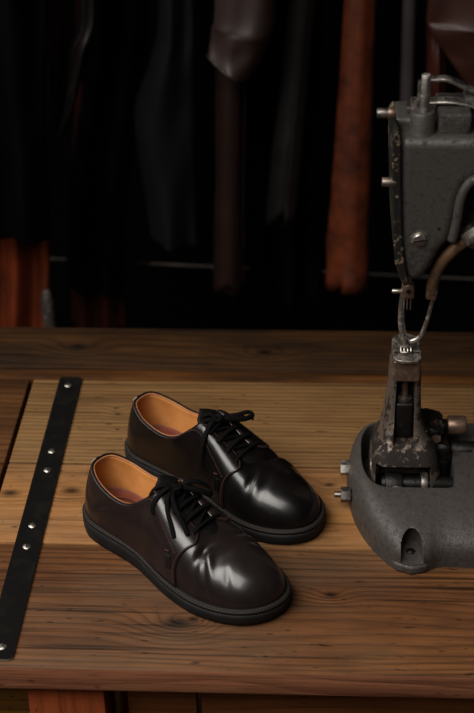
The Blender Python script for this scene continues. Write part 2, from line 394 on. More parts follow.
def crease(x, y, sgn):
    """pleats across the ball of the shoe"""
    d = 0
    for xc, k, cv, w, dep, y0, yw in ((.196,-.30*sgn,-3,.0045,.0026,-.034,.014),(.206,.10*sgn,-2,.0050,.0028,-.022,.022),(.218,.25*sgn,1,.0060,.0020,-.004,.030),
                                      (.204,.25*sgn,-2,.0048,.0024,.026,.016),(.232,.45*sgn,2,.0070,.0012,-.018,.018),(.182,-.8*sgn,0,.0045,.0022,-.036,.010),(.212,-.9*sgn,0,.0040,.0018,-.036,.009)):
        c = xc + k*y + cv*y*y; m = math.exp(-((y-y0)/yw)**2)
        d -= dep*m*math.exp(-((x-c)/w)**2); d += dep*.55*m*math.exp(-((x-c-.007)/(w*1.5))**2)
    return d*1.25
def S(u, ph, off=0.0, raw=False, seed=0.0):
    """ph 0 (sole) .. 1 (top line)"""
    ox, oy, tx, ty, tz, n, al = catmull(KEYS, u, True)
    a_ = ph*math.pi/2; c = max(math.cos(a_), 0); s = max(math.sin(a_), 0)
    a = 1-c**(2/n); b = s**(2/n)
    # walls: mix of straight and round
    b = al*b + (1-al)*(a*.35+.65*ph)
    kk = .5*max(0, min(1, (.85-al)/.35)); a = a*(1-kk) + ph*ph*kk
    z0 = sole_top(ox)-.0005
    x = ox+(tx-ox)*a; y = oy+(ty-oy)*a; z = z0+(tz-z0)*b
    if raw: return Vector((x,y,z))
    e = 1e-3
    du = S(u+e, ph, raw=True)-S(u-e, ph, raw=True)
    dp = S(u, min(ph+e,1), raw=True)-S(u, max(ph-e,0), raw=True)
    nn = du.cross(dp)
    nn = nn.normalized() if nn.length > 1e-12 else Vector((0,0,1))
    if nn.dot(Vector((x-.14*0 - (.10 if x < .19 else .15), y, .02))) < 0 : nn = -nn
    w = min(1, ph*4)*min(1, (1-ph)*6+.15)
    f = max(0, min(1, (x-.150)/.03))
    dis = crease(x, y, 1)*w*f*max(0,min(1,(.25-x)/.02)) if x > .15 else 0
    dis += .0011*noise.noise(Vector((x*38+seed, y*38, z*25)))*min(1,ph*3)*(1-.6*(x<.15))
    return Vector((x,y,z)) + nn*(off+dis)
def grid_faces(nu, nv, wrap):
    f = []
    for j in range(nv-1):
        for i in range(nu if wrap else nu-1):
            f.append((j*nu+i, j*nu+(i+1)%nu, (j+1)*nu+(i+1)%nu, (j+1)*nu+i))
    return f
def edge_u(t):                  # front edge of the quarters: forward at the lacing, sweeping back down to the welt
    return catmull([(8.05,),(8.0,),(8.15,),(8.50,),(8.92,),(8.72,)], t*5)[0]
def make_shoe(name, label, loc, rz, mir, bow, leath, seed):
    root = thing(name, label, 'shoe', loc, rz, 'pair of black leather derby shoes')
    sg = -1 if mir else 1
    def mv(v): return (v[0], v[1]*sg, v[2])
    def lk(nm, vs, fs, m, **kw): return link(nm, [mv(v) for v in vs], fs, m, kw.pop('parent', root), **kw)
    NU = NK*9
    # outline normal for the welt
    O = [Vector(catmull(KEYS, NK*i/NU, True)[:2]) for i in range(NU)]
    N2 = []
    for i in range(NU):
        t = (O[(i+1)%NU]-O[i-1]).normalized(); n = Vector((t.y, -t.x))
        if n.dot(O[i]-Vector((.14,0))) < 0: n = -n
        N2.append(n)
    def ring(off, zf): return [Vector((O[i].x+N2[i].x*off(O[i].x), O[i].y+N2[i].y*off(O[i].x), zf(O[i].x))) for i in range(NU)]
    # smooth ring offsets at the waist
    w = lambda k: (lambda x: k*(.65+.35*min(1,abs(x-.11)/.06)))
    # outsole
    V = []
    lv = [(-.0030, 0.0), (.0026, .0), (.0042, .07), (.0054, .35), (.0060, .65), (.0060, .96), (.0040, 1.0)]
    for k, h in lv:
        V += ring(w(k), lambda x, h=h: sole_bot(x)+(sole_top(x)-.0042-sole_bot(x))*h)
    n = len(lv); fs = grid_faces(NU, n, True); fs.append(tuple(range(NU))); fs.append(tuple((n-1)*NU+i for i in range(NU)))
    lk('outsole', V, fs, M['rubber'])
    V = []
    lv = [(-.002, -.0040), (.0044, -.0040), (.0058, -.0036), (.0059, -.0012), (.0055, -.0003), (.0048, 0.0), (-.004, .0003)]
    for k, h in lv: V += ring(w(k), lambda x, h=h: sole_top(x)+h)
    n = len(lv); fs = grid_faces(NU, n, True); fs.append(tuple(range(NU))); fs.append(tuple((n-1)*NU+i for i in range(NU)))
    welt = lk('welt', V, fs, M['welt'])
    # welt stitches
    parts = []; acc = 0; last = None
    W = ring(w(.0032), lambda x: sole_top(x)+.0005)
    per = 0
    for i in range(NU):
        a, b = W[i], W[(i+1)%NU]; l = (b-a).length; k = 0
        while per < l:
            p = a.lerp(b, per/l); d = (b-a).normalized()
            parts.append(tube_geo([p-d*.0013, p, p+d*.0013], lambda t: .00042*(1.2-abs(t-.5)), 5)); per += .0038
        per -= l
    s = multi('welt_stitching', [([mv(q) for q in v], f) for v, f in parts], M['thread'], welt)
    # vamp / whole upper shell
    NP = 40; V = []
    for j in range(NP+1):
        ph = (j/NP)
        for i in range(NU): V.append(S(NK*i/NU, ph, 0, seed=seed))
    lk('vamp', V, grid_faces(NU, NP+1, True), leath)
    # quarters laid over the vamp
    for side in (0, 1):
        V = []; nu, nv = 90, 30
        for j in range(nv+1):
            t = j/nv
            for i in range(nu+1):
                u = edge_u(t)*i/nu
                V.append(S(u if side == 0 else NK-u, t, .0015, seed=seed))
        q = lk('quarter', V, grid_faces(nu+1, nv+1, False), None, mats=[leath, M['edgetan']])
        q.data.materials  # leather face, raw edge at the rim
        md = q.modifiers.new('thick', 'SOLIDIFY'); md.thickness = .0014; md.offset = 0; md.use_rim = True; md.material_offset_rim = 1; md.use_even_offset = False
        # row of stitches along the front edge and along the facing seam
        rows = []
        def srow(f, n, rad=.00032, ln=.36):
            pts = [f(i/n) for i in range(n+1)]
            for i in range(n):
                a, b = pts[i], pts[i+1]; rows.append(([mv(x) for x in tube_geo([a.lerp(b,.5-ln), a.lerp(b,.5), a.lerp(b,.5+ln)], rad, 5)[0]], tube_geo([a,a.lerp(b,.5),b], rad, 5)[1]))
        uu = (lambda u: u) if side == 0 else (lambda u: NK-u)
        srow(lambda t: S(uu(edge_u(.04+t*.9)-.10), .04+t*.9, .0024, seed=seed), 34)
        srow(lambda t: S(uu(4.75+t*3.2*(.75+.25*t)), 1-.02-t*.56, .0024, seed=seed), 34)
        srow(lambda t: S(uu(6.1+t*2.4), .955, .0024, seed=seed), 30)
        multi('stitching', rows, M['rthread'], q)
        # folded side tab stitched into the quarter
        c0 = S(uu(7.55), .33, .0030, seed=seed); c1 = S(uu(7.62), .19, .0030, seed=seed)
        e1 = (c1-c0).normalized(); n_ = (c0-S(uu(7.55), .33, 0, seed=seed)).normalized(); e2 = e1.cross(n_)
        TB = Matrix((e1, e2, n_)).transposed()
        if sg < 0:
            Fm = Matrix.Diagonal((1,-1,1)); TB = Fm @ TB @ Matrix.Diagonal((1,-1,1))
        bm = bmesh.new()
        add_box(bm, mv((c0+c1)/2), (.015,.0085,.0012), rot=TB, bev=.0004)
        for dy in (-.0026, 0, .0026):
            add_box(bm, Vector(mv((c0+c1)/2))+TB@Vector((0,dy,.0007)), (.0145,.0009,.0007), rot=TB)
        tb = shade(bmobj('side_tab', bm, leath, q))
        bm = bmesh.new(); cc = Vector(mv(c0))-TB@Vector((.0065,0,-.0008))
        add_box(bm, cc, (.0010,.006,.0008), rot=TB); bmobj('tab_stitch', bm, M['rthread'], tb)
    # heel strip with its pale stitch
    V = []; nv = 18
    for j in range(nv+1):
        ph = j/nv
        for i in range(9): V.append(S((i-4)*.085, ph, .0032-.0010*abs(i-4)/4, seed=seed))
    hs = lk('heel_strip', V, grid_faces(9, nv+1, False), leath)
    parts = []
    for i in range(6):
        a = S(-.40+.14*i, .93, .0042, seed=seed); b = S(-.40+.14*i+.10, .93, .0042, seed=seed)
        parts.append(([mv(v) for v in tube_geo([a,(a+b)/2,b], .0005, 5)[0]], tube_geo([a,(a+b)/2,b], .0005, 5)[1]))
    multi('heel_stitch', parts, M['wthread'], hs)
    # lining
    V = []; NL = 22
    for j in range(NL+1):
        ph = 1-(j/NL)*.93
        for i in range(NU):
            uq = NK*i/NU; inc = uq < 6.1 or uq > NK-6.1
            p = S(uq, ph, -.0026 if j or not inc else -.0004, seed=seed)
            if not inc: p.z -= .004
            if j == 0 and inc: p.z += .0006
            V.append(p)
    lk('lining', V, grid_faces(NU, NL+1, True), M['lining'])
    # seam on each side of the lining
    for u0 in (4.9, NK-3.7):
        tube('lining_seam', [mv(S(u0+.10*math.sin(t*3), 1-.04-t*.85, -.0034, seed=seed)) for t in (0,.2,.4,.6,.8,1)], .0008, M['rthread'], root, seg=6)
    # collar binding
    pts = [S(-6.0+12.0*i/80, 1, .0006, seed=seed)+Vector((0,0,.0006)) for i in range(81)]
    v, f = tube_geo(pts, .0013, 8); lk('collar_binding', v, f, M['collar'])
    pts = [S(-6.0+12.0*i/80, .985, -.0021, seed=seed)+Vector((0,0,.0010)) for i in range(81)]
    v, f = tube_geo(pts, .0008, 6); lk('collar_edge', v, f, M['tanline'])
    # insole and heel sock
    V = []
    for k, z in ((-.0045,.0), (-.0070,-.0015), (-.016,-.0028), (-.028,-.0032)):
        V += [Vector((O[i].x+N2[i].x*k, O[i].y+N2[i].y*k*(.9), sole_top(O[i].x)+.0105+z)) for i in range(NU)]
    fs = grid_faces(NU, 4, True); fs.append(tuple(3*NU+i for i in range(NU)))
    ins = lk('insole', V, fs, M['insole'])
    hp = spline([(.055+.026*math.cos(a), .0165*math.sin(a), .0355) for a in [2*math.pi*i/12 for i in range(12)]], 48, True)
    v, f = tube_geo(hp+[hp[0]], .0006, 5, caps=False); lk('insole_print', v, f, M['edgetan'], parent=ins)
    # tongue
    V = []; nu, nv = 13, 24
    for j in range(nv+1):
        s = j/nv; x = .112+s*.088
        zc = catmull([(.1120,),(.1080,),(.1015,),(.0950,),(.0885,),(.0820,),(.0760,),(.0690,)], s*7)[0]
        hw = .0185 if s > .14 else .0185*math.sqrt(max(0.02, 1-((.14-s)/.14)**2))
        for i in range(nu):
            a = (i/(nu-1)-.5)*2; V.append(Vector((x+.003*a*a*(s<.2), a*hw, zc-.0055*a*a)))
    tg = lk('tongue', V, grid_faces(nu, nv+1, False), M['tongue'])
    md = tg.modifiers.new('thick', 'SOLIDIFY'); md.thickness = .002
    # eyelets and the crossing laces
    us = [6.60, 7.25, 7.92, 8.58]
    def eye(u, side): return S(u if side == 0 else NK-u, .87, .0022, seed=seed)
    for u in us:
        for side in (0, 1):
            p = eye(u, side); nrm = (p-S(u if side == 0 else NK-u, .87, 0, seed=seed)).normalized()
            q = Vector(mv(p)); nn = Vector(mv(nrm))
            lathe('eyelet', [(.0010,-.0006),(.0023,-.0006),(.0023,.0001),(.0018,.0005),(.0010,.0002)], q-nn*.0003, nn, M['oily'], root, seg=14)
    def lace(nm, P, r=.0019, fl=.62): return tube(nm, [mv(p) for p in P], r*1.25, M['lace'], lc, n=len(P)*9, seg=10, flat=fl)
    lc = lace_root = None
    a0, b0 = eye(us[3],0), eye(us[3],1)
    V, f = tube_geo(spline([a0-Vector((0,0,.003)), a0+Vector((0,.001,.0016)), (a0+b0)/2+Vector((0,0,.0042)), b0+Vector((0,-.001,.0016)), b0-Vector((0,0,.003))], 36), .0021, 10, .62)
    lc = lk('shoelace', V, f, M['lace'])
    for k in range(3):
        a, b = eye(us[k],0), eye(us[k],1)
        for off in (0,):
            s_ = Vector((off,0,0))
            lace('lace_strand', [a-Vector((0,0,.003)), a+s_*.4+Vector((0,.001,.0018)), (a+b)/2+s_+Vector((0,0,.0050)), b+s_*.4+Vector((0,-.001,.0018)), b-Vector((0,0,.003))], .0026, .5)
        a2, b2 = eye(us[k+1],0), eye(us[k+1],1)
        lace('lace_strand', [b+Vector((0,-.001,.001)), (a2+b)/2+Vector((0,0,.0025)), a2+Vector((0,.001,.001))], .0018)
    K = Vector((.1400, 0, .1060))
    # knot
    lace('lace_knot', [K+Vector(q) for q in ((-.004,-.004,-.002),(.001,-.0052,.002),(.0045,0,.0034),(.001,.0052,.002),(-.004,.004,-.001),(-.005,0,.002),(0,-.003,.0046),(.004,.002,.001),(.001,.004,-.003))], .0026, .8)
    for nm, P, r, fl in bow(K):
        lace(nm, P, r, fl)
    # local geometry is ready; tiny lift so that the sole touches the planks
    root.scale = (.975,.975,.975)
    return root
def bow_front(K):
    V_ = lambda *q: K+Vector(q)
    return [('lace_loop', [V_(0,-.002,.001), V_(-.004,-.012,.005), V_(-.008,-.024,-.002), V_(-.008,-.032,-.014), V_(-.001,-.031,-.019), V_(.003,-.022,-.010), V_(.002,-.010,.001), V_(0,0,.002)], .0026, .6),
            ('lace_loop', [V_(.002,.002,.001), V_(.006,.012,.006), V_(.014,.022,.003), V_(.020,.030,-.006), V_(.026,.026,-.010), V_(.020,.016,-.003), V_(.008,.006,.002), V_(.001,.001,.002)], .0026, .6),
            ('lace_end', [V_(0,-.003,.002), V_(.006,-.014,.001), V_(.018,-.0215,-.006), V_(.032,-.026,-.017), V_(.041,-.029,-.026)], .0021, .6),
            ('lace_end', [V_(0,-.003,.001), V_(.003,-.017,.002), V_(.010,-.027,-.008), V_(.022,-.034,-.022), V_(.029,-.037,-.032)], .0021, .6),
            ('lace_loop', [V_(-.002,-.002,.002), V_(-.010,-.010,.006), V_(-.018,-.017,.001), V_(-.021,-.022,-.009), V_(-.016,-.024,-.013), V_(-.008,-.016,-.004), V_(-.002,-.004,.001)], .0024, .6)]
def bow_back(K):      # medial side shows here; +y in shoe space is mirrored below
    V_ = lambda *q: K+Vector(q)
    return [('lace_loop', [V_(0,0,.002), V_(.006,-.009,.003), V_(.014,-.020,.003), V_(.020,-.033,.002), V_(.025,-.034,-.001), V_(.022,-.022,-.001), V_(.012,-.010,.001), V_(.001,0,.002)], .0027, .6),
            ('lace_end', [V_(.001,-.002,.001), V_(.010,-.012,.003), V_(.020,-.024,.000), V_(.026,-.034,-.006)], .0018, .6),
            ('lace_end', [V_(0,.002,.002), V_(0,.014,.003), V_(.001,.028,-.010), V_(.002,.036,-.026), V_(.004,.041,-.042)], .0025, .5),
            ('lace_loop', [V_(-.002,0,.002), V_(-.010,.002,.006), V_(-.018,.008,.002), V_(-.017,.014,-.004), V_(-.009,.010,.001), V_(-.001,.002,.002)], .0026, .6)]
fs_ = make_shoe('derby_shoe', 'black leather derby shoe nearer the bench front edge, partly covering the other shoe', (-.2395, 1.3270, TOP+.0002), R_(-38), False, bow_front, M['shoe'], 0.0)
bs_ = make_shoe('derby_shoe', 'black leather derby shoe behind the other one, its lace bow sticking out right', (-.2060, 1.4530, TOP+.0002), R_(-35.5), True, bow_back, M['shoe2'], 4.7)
# ------------------------------------------------------------------ sewing machine
MX, MY = .13, 1.37
mach = thing('sewing_machine', 'old grey cast iron industrial sewing machine with a tall post bed', 'sewing machine', (MX, MY, TOP))
def m3(v): return Vector((v[0]-MX, v[1]-MY, v[2]-TOP))
def wl(x, y, z): return Vector((x-MX, y-MY, z))
# base casting: outer foot line to the rim of the well
OUT = [(.0560,1.3900),(.0585,1.3500),(.0650,1.3150),(.0770,1.2820),(.0920,1.2560),(.1060,1.2390),(.1225,1.2320),(.1400,1.2360),(.1600,1.2440),(.2100,1.2430),(.3000,1.2450),(.4000,1.2450),(.4700,1.2500),
       (.4950,1.2800),(.5000,1.3500),(.4950,1.4400),(.4700,1.4680),(.4000,1.4720),(.3000,1.4720),(.2000,1.4720),(.1500,1.4720),(.1100,1.4710),(.0830,1.4620),(.0650,1.4400)]
INN = [(.0710,1.3850),(.0720,1.3620),(.0750,1.3470),(.0820,1.3300),(.0930,1.3220),(.1040,1.3200),(.1225,1.3200),(.1400,1.3200),(.1550,1.3200),(.1650,1.3200),(.1720,1.3220),(.1760,1.3280),(.1770,1.3420),
       (.1775,1.3600),(.1775,1.3800),(.1775,1.4000),(.1770,1.4200),(.1740,1.4340),(.1680,1.4390),(.1550,1.4460),(.1350,1.4500),(.1080,1.4500),(.0850,1.4430),(.0735,1.4200)]
NB = 360; V = []; rings = []
hmax = lambda x, y: .052
Pk = [0, .0, .1,.2,.3,.4,.5,.6,.7,.8,.88,.94,.98,1.0]
NPh = 48
for j in range(NPh+1):
    ph = j/NPh*math.pi/2
    a = 1-math.cos(ph)**1.15; b = math.sin(ph)**.80
    row = []
    for i in range(NB):
        u = len(OUT)*i/NB
        ox, oy = catmull(OUT, u, True); tx, ty = catmull(INN, u, True)
        D_ = math.hypot(tx-ox, ty-oy)
        x, y, z = ox+(tx-ox)*a, oy+(ty-oy)*a, .0125+.0395*b
        # arched niche above the front foot
        dxn = abs(x-.1235)/.0120; dz_ = max(0, (z-.030)/.012); rad = math.hypot(dxn, dz_)
        if rad < 1 and z > .0135 and y < 1.279:
            y = max(y, y+(1.272-y)*min(1, (1-rad)*4)*(.55+.45*math.sqrt(max(0,1-dxn*dxn)))) if y < 1.272 else y
        row.append(wl(x, y, z))
    rings.append(row)
foot = [wl(*catmull(OUT, len(OUT)*i/NB, True), 0) for i in range(NB)]
foot2 = [wl(*catmull(OUT, len(OUT)*i/NB, True), .006) for i in range(NB)]
allr = [foot, foot2] + rings
rim = [v+Vector((0,0,-.002)) for v in rings[-1]]
def shrink(row, k, z): 
    c = wl(.128,1.38,0); return [Vector((c.x+(v.x-c.x)*k, c.y+(v.y-c.y)*k, z)) for v in row]
allr += [shrink(rings[-1], .985, .050), shrink(rings[-1], .975, .030), shrink(rings[-1], .97, .008)]
V = [v for r in allr for v in r]; n = len(allr)
fs = grid_faces(NB, n, True); fs.append(tuple((n-1)*NB+i for i in range(NB)))
basec = shade(link('base_casting', V, fs, M['cast'], mach), 50)
# foot flange in front of the niche, with its screw
prismz('foot_flange', [(x-MX, y-MY) for x, y in ((.100,1.246),(.106,1.236),(.1225,1.2285),(.139,1.233),(.146,1.242),(.140,1.268),(.106,1.268))], 0, .0115, M['cast'], basec, bev=.003)
lathe('foot_screw', [(.0001,0),(.0055,0),(.0055,.003),(.0035,.0045),(.0001,.0045)], wl(.1235,1.254,.0115), (0,0,1), M['oily'], mach, seg=6)
# raised pad and slot on the bed to the right
bm = bmesh.new(); add_box(bm, wl(.232,1.40,.053), (.062,.052,.006), bev=.002); bed = shade(bmobj('bed_pad', bm, M['cast'], mach))
box('bed_slot', wl(.217,1.400,.0563), (.016,.020,.0022), M['oily'], bed)
# hex bolts on the left flank
for (px, py, ln) in ((346,468,.0055),(343,489,.013)):
    q = atZ(px, py, .030); q = wl(.0530 if py < 480 else .0530, q.y, .030 if py < 480 else .022)
    b_ = cyl('bolt_stud', q+Vector((.012,0,0)), q-Vector((ln,0,0)), .0036, M['steeld'], mach, bev=.0006)
    bm = bmesh.new(); add_cyl(bm, q-Vector((.0055,0,0)), q+Vector((.006,0,0)), .0092, seg=6, bev=.0006)
    shade(bmobj('hex_nut', bm, M['steel'] if py < 480 else M['steeld'], b_), 30)
# post: cross sections as front walls; a skirt that narrows to a slotted column
def sect(hw, y0, y1, z, r, n=8):
    return [wl(x, y, z) for x, y in rrect(.1165+MXo(z)-hw, .1165+MXo(z)+hw, y0, y1, r, n)]
def MXo(z): return 0.0
rows = []
for z, hw, y0, y1, r in ((.030,.0400,1.338,1.425,.016),(.052,.0390,1.341,1.424,.016),(.066,.0365,1.346,1.423,.016),(.076,.0330,1.352,1.422,.015),(.084,.0280,1.357,1.421,.013),(.094,.0240,1.361,1.420,.011),
                         (.105,.0215,1.364,1.419,.010),(.120,.0195,1.367,1.418,.008),(.140,.0180,1.368,1.417,.007),(.160,.0172,1.368,1.416,.006),(.172,.0170,1.368,1.416,.006)):
    cxp = .1175+.004*max(0, min(1, (.105-z)/.03)); pts = rrect(cxp-hw, cxp+hw, y0, y1, r, 8); rows.append([wl(x, y, z) for x, y in pts])
# open slot in the front of the column: split into two cheeks and a back
V = [v for r in rows for v in r]; nn = len(rows[0]); fs = grid_faces(nn, len(rows), True); fs.append(tuple(range(nn))); fs.append(tuple((len(rows)-1)*nn+i for i in range(nn)))
post = link('post_column', V, fs, M['bare'], mach)
cut = prism('slot_cutter', [(.1175-.0118-MX,.084),(.1175+.0118-MX,.084),(.1175+.0100-MX,.174),(.1175-.0100-MX,.174)], 1.33-MY, 1.398-MY, M['oily'], mach, bev=0)
cut2 = box('well_cutter', wl(.118,1.352,.0395), (.063,.050,.045), M['oily'], mach)
bpy.context.view_layer.update()
for ct in (cut, cut2):
    md = post.modifiers.new('cut', 'BOOLEAN'); md.operation = 'DIFFERENCE'; md.solver = 'EXACT'; md.object = ct
dg = bpy.context.evaluated_depsgraph_get()
me = D.meshes.new_from_object(post.evaluated_get(dg)); post.modifiers.clear(); post.data = me
D.objects.remove(cut); D.objects.remove(cut2)
shade(post, 45)
post.data.materials.append(M['steeld']); md = post.modifiers.new('b','BEVEL'); md.width = .0016; md.material = 1; md.segments = 2; md.limit_method = 'ANGLE'; md.angle_limit = R_(50)
# things inside the slot
box('feed_block', wl(.1175,1.382,.110), (.0195,.028,.046), M['oily'], mach, bev=.003, seg=3)
cyl('feed_rod', wl(.1175,1.380,.128), wl(.1175,1.382,.166), .0040, M['bronze'], mach)
lathe('rod_nut', [(.0001,0),(.0085,0),(.0090,.001),(.0085,.0045),(.005,.0055),(.0001,.0055)], wl(.1175,1.379,.132), (0,0,1), M['steeld'], mach, seg=18)
# hook carrier and shafts in the well
cyl('hook_shaft', wl(.094,1.349,.036), wl(.176,1.349,.036), .0085, M['oily'], mach, bev=.001)
cyl('shaft_collar', wl(.139,1.349,.036), wl(.147,1.349,.036), .0135, M['steeld'], mach, bev=.001)
cyl('hook_basket', wl(.098,1.349,.034), wl(.118,1.349,.034), .0150, M['oily'], mach, bev=.002)
box('latch', wl(.112,1.330,.040), (.012,.010,.006), M['steel'], mach, bev=.001)
cyl('side_pivot', wl(.081,1.372,.042), wl(.091,1.372,.042), .011, M['bare'], mach, bev=.002)
# lump of greasy linkage to the right of the column
def lump(name, c, size, amt=.004, sc=70, bev=.006, rot=None):
    bm = bmesh.new(); add_box(bm, c, size, rot, bev=bev, seg=2)
    bmesh.ops.subdivide_edges(bm, edges=bm.edges[:], cuts=5, use_grid_fill=True)
    for v in bm.verts:
        n = noise.noise_vector(v.co*sc)+.5*noise.noise_vector(v.co*sc*2.3); v.co += n*amt
    return shade(bmobj(name, bm, M['oily'], mach), 60)
lump('linkage_block', wl(.150,1.404,.064), (.030,.046,.052))
lump('linkage_block', wl(.163,1.392,.052), (.022,.034,.040), .003)
lump('linkage_arm', wl(.170,1.412,.070), (.030,.018,.020), .0025, bev=.003)
lump('linkage_arm', wl(.141,1.386,.083), (.012,.030,.026), .0025, bev=.003)
lump('linkage_arm', wl(.158,1.372,.040), (.024,.012,.030), .0025, bev=.003)
cyl('linkage_bolt', wl(.157,1.378,.078), wl(.157,1.388,.078), .0055, M['bronze'], mach, seg=6)
cyl('linkage_bolt', wl(.146,1.374,.068), wl(.146,1.384,.068), .0040, M['steeld'], mach, seg=16)
cyl('linkage_pin', wl(.172,1.412,.075), wl(.194,1.412,.075), .0115, M['bronze'], mach, bev=.002)
cyl('cross_shaft', wl(.176,1.400,.048), wl(.212,1.400,.048), .011, M['oily'], mach, bev=.002)
# throat block and plate
prismz('throat_block', [(x-MX, y-MY) for x, y in rrect(.1175-.0152, .1175+.0152, 1.3625, 1.416, .003)], .1670, .1925, M['bronze'], mach, bev=.001)
pl = [(x-MX, y-MY) for x, y in ((.1018,1.372),(.1020,1.366),(.1045,1.3615),(.1090,1.3592),(.1175,1.3585),(.1260,1.3592),(.1305,1.3615),(.1330,1.366),(.1332,1.372),(.1330,1.400),(.1300,1.412),(.1240,1.4165),(.1175,1.418),(.1100,1.4165),(.1040,1.412),(.1018,1.400))]
tp = prismz('throat_plate', pl, .1925, .1965, M['plate'], mach, bev=.0009)
NX, NY_ = .1160, 1.384     # needle position
for dx in (-.0042, 0, .0042):
    box('feed_dog', wl(NX+dx, NY_+.003, .1970), (.0014,.014,.0014), M['steel'], tp)
box('needle_slot', wl(NX, NY_-.006, .19665), (.0130,.0022,.0006), M['oily'], tp)
for dx in (-.011, .0125): box('plate_mark', wl(NX+dx, NY_-.008, .19655), (.0042,.0022,.0004), M['oily'], tp)
# presser foot: shank, forked toe, curved link
foot_ = multi('presser_foot', [tube_geo(spline([wl(NX-.005,NY_+.003,.272),wl(NX-.0065,NY_+.003,.250),wl(NX-.0060,NY_+.002,.230),wl(NX-.0030,NY_,.214),wl(NX,NY_-.002,.2005)],30), lambda t: .0034+.0010*t, 10)] +
    [tube_geo([wl(NX+dx,NY_+.006,.2035),wl(NX+dx,NY_-.002,.2005),wl(NX+dx,NY_-.010,.1990)], .0011, 8) for dx in (-.0056,-.0019,.0019,.0056)] +
    [tube_geo([wl(NX-.0066,NY_-.011,.1990),wl(NX+.0066,NY_-.011,.1990)], .0011, 8)], M['steel'], mach)
tube('link_rod', [wl(NX-.001,NY_+.002,.2090), wl(NX+.006,NY_+.001,.2065), wl(NX+.0145,NY_,.212), wl(NX+.0185,NY_-.001,.222), wl(NX+.0230,NY_-.002,.242), wl(NX+.0285,NY_-.003,.276)], lambda t: .0036-.0016*t, M['steel'], mach, n=40)
# head ---------------------------------------------------------------
HF = 1.352; HB = 1.440
def hp_(px, py, Y=HF): v = m3(atY(px, py, Y)); return (v.x, v.z)
prof = [hp_(*q) for q in ((399,137),(399,200),(400,255),(405,281),(421,283),(431,270),(440,252),(451,240),(456,220),(460,199),(466,186),(478,178))]
zb = prof[-1][1]; ztop = hp_(430,139)[1]
poly = prof + [(.24, zb+.002), (.30, zb), (.335, zb-.03), (.345, .05), (.445, .05), (.445, ztop-.04), (.41, ztop), (.25, ztop)]
poly[0] = (prof[0][0], ztop)
head = prism('head_casting', poly, HF-MY, HB-MY, M['head'], mach, bev=.0105, seg=6)
head.modifiers['b'].use_clamp_overlap = False
# thick curved lip where the arm opens, and the dark back of that opening
lip = [m3(atY(px, py, HF-.001)) for px, py in ((452,241),(457,220),(460,202),(465,189),(474,180),(490,177),(520,176))]
tube('arm_lip', lip, .0052, M['head'], mach, n=40, seg=12)
prism('arm_web', [hp_(450,242,1.40), hp_(456,205,1.40), hp_(466,180,1.40), (.31, zb+.01), (.31, zb-.045), (.1, zb-.06)], 1.398-MY, 1.404-MY, M['head'], mach, bev=0)
# face plate on the left flank
fp = [hp_(*q) for q in ((394,133),(391.5,140),(392,180),(393,235),(395,262),(400,278),(404,285),(409,283),(405,262),(402,235),(401,180),(401,138),(398,131))]
plate = prism('face_plate', fp, HF-.004-MY, HB-.006-MY, M['rim'], mach, bev=.0015, seg=2)
for py, r in ((165,.0014),(197,.0016),(262,.0014)):
    q = m3(atY(397, py, HF-.0045)); cyl('plate_screw', q, q+Vector((0,.004,0)), r, M['steel'], plate, seg=12)
# thumb screws and stop pins
def pin_x(name, px0, px1, py, r, mat, Y):
    a = m3(atY(px0, py, Y)); b = m3(atY(px1, py, Y)); b.z = a.z
    return cyl(name, a, b, r, mat, mach, bev=.0008)
k1 = pin_x('thumb_screw', 377, 393, 113, .0050, M['steeld'], 1.365); c = m3(atY(391,113,1.365)); cyl('screw_collar', c-Vector((.003,0,0)), c+Vector((.004,0,0)), .0062, M['bronze'], k1, bev=.001)
pin_x('stop_screw', 382, 396, 182, .0048, M['dull'], 1.352)
q = m3(atY(382,182,1.352)); box('screw_slot', q-Vector((.0001,0,0)), (.0012,.0102,.0014), M['oily'], mach, rot=Matrix.Rotation(.5,3,'X'))
pin_x('clamp_screw', 392, 402, 291, .0024, M['steel'], 1.380)
# big slotted screw on the cheek
q = m3(atY(419.5, 239, HF)); s1 = lathe('cheek_screw', [(.0001,-.004),(.0098,-.004),(.0098,.0004),(.0075,.0006),(.0072,.0025),(.0060,.0038),(.0001,.0042)], q, (0,-1,0), M['steel'], mach, seg=36)
box('screw_slot', q+Vector((0,-.0042,0)), (.0125,.0012,.0014), M['oily'], s1, rot=Matrix.Rotation(-.15,3,'Y'))
q = m3(atY(439, 229, HF)); cyl('oil_hole', q-Vector((0,.0003,0)), q+Vector((0,.004,0)), .0016, M['oily'], mach, seg=12)
# top of head
q0 = m3(atY(422.5, 128, 1.372)); q0.z = ztop-.003
lathe('pin_boss', [(.0150,0),(.0142,.004),(.0130,.007),(.0128,.021),(.0110,.0245),(.0001,.0250)], q0, (0,0,1), M['head'], mach, seg=36)
pt = m3(atY(427, 74, 1.372)); pb = Vector((q0.x+.001, q0.y, ztop+.020))
cyl('guide_pin', pb, Vector((pb.x, pb.y, pt.z)), .0047, M['pin'], mach, bev=.0012)
bx0 = m3(atY(437,120,1.385)); bx1 = m3(atY(470,120,1.385))
box('top_block', ((bx0.x+bx1.x)/2, bx0.y+.01, ztop+.006), (bx1.x-bx0.x, .060, .030), M['rough'], mach, bev=.003, seg=3)
box('top_rail', (bx1.x+.05, bx0.y+.022, ztop+.013), (.11, .030, .030), M['head'], mach, bev=.003)
box('top_deck', (q0.x+.010, 1.408-MY, ztop+.000), (.075,.050,.018), M['head'], mach, bev=.005, seg=3)
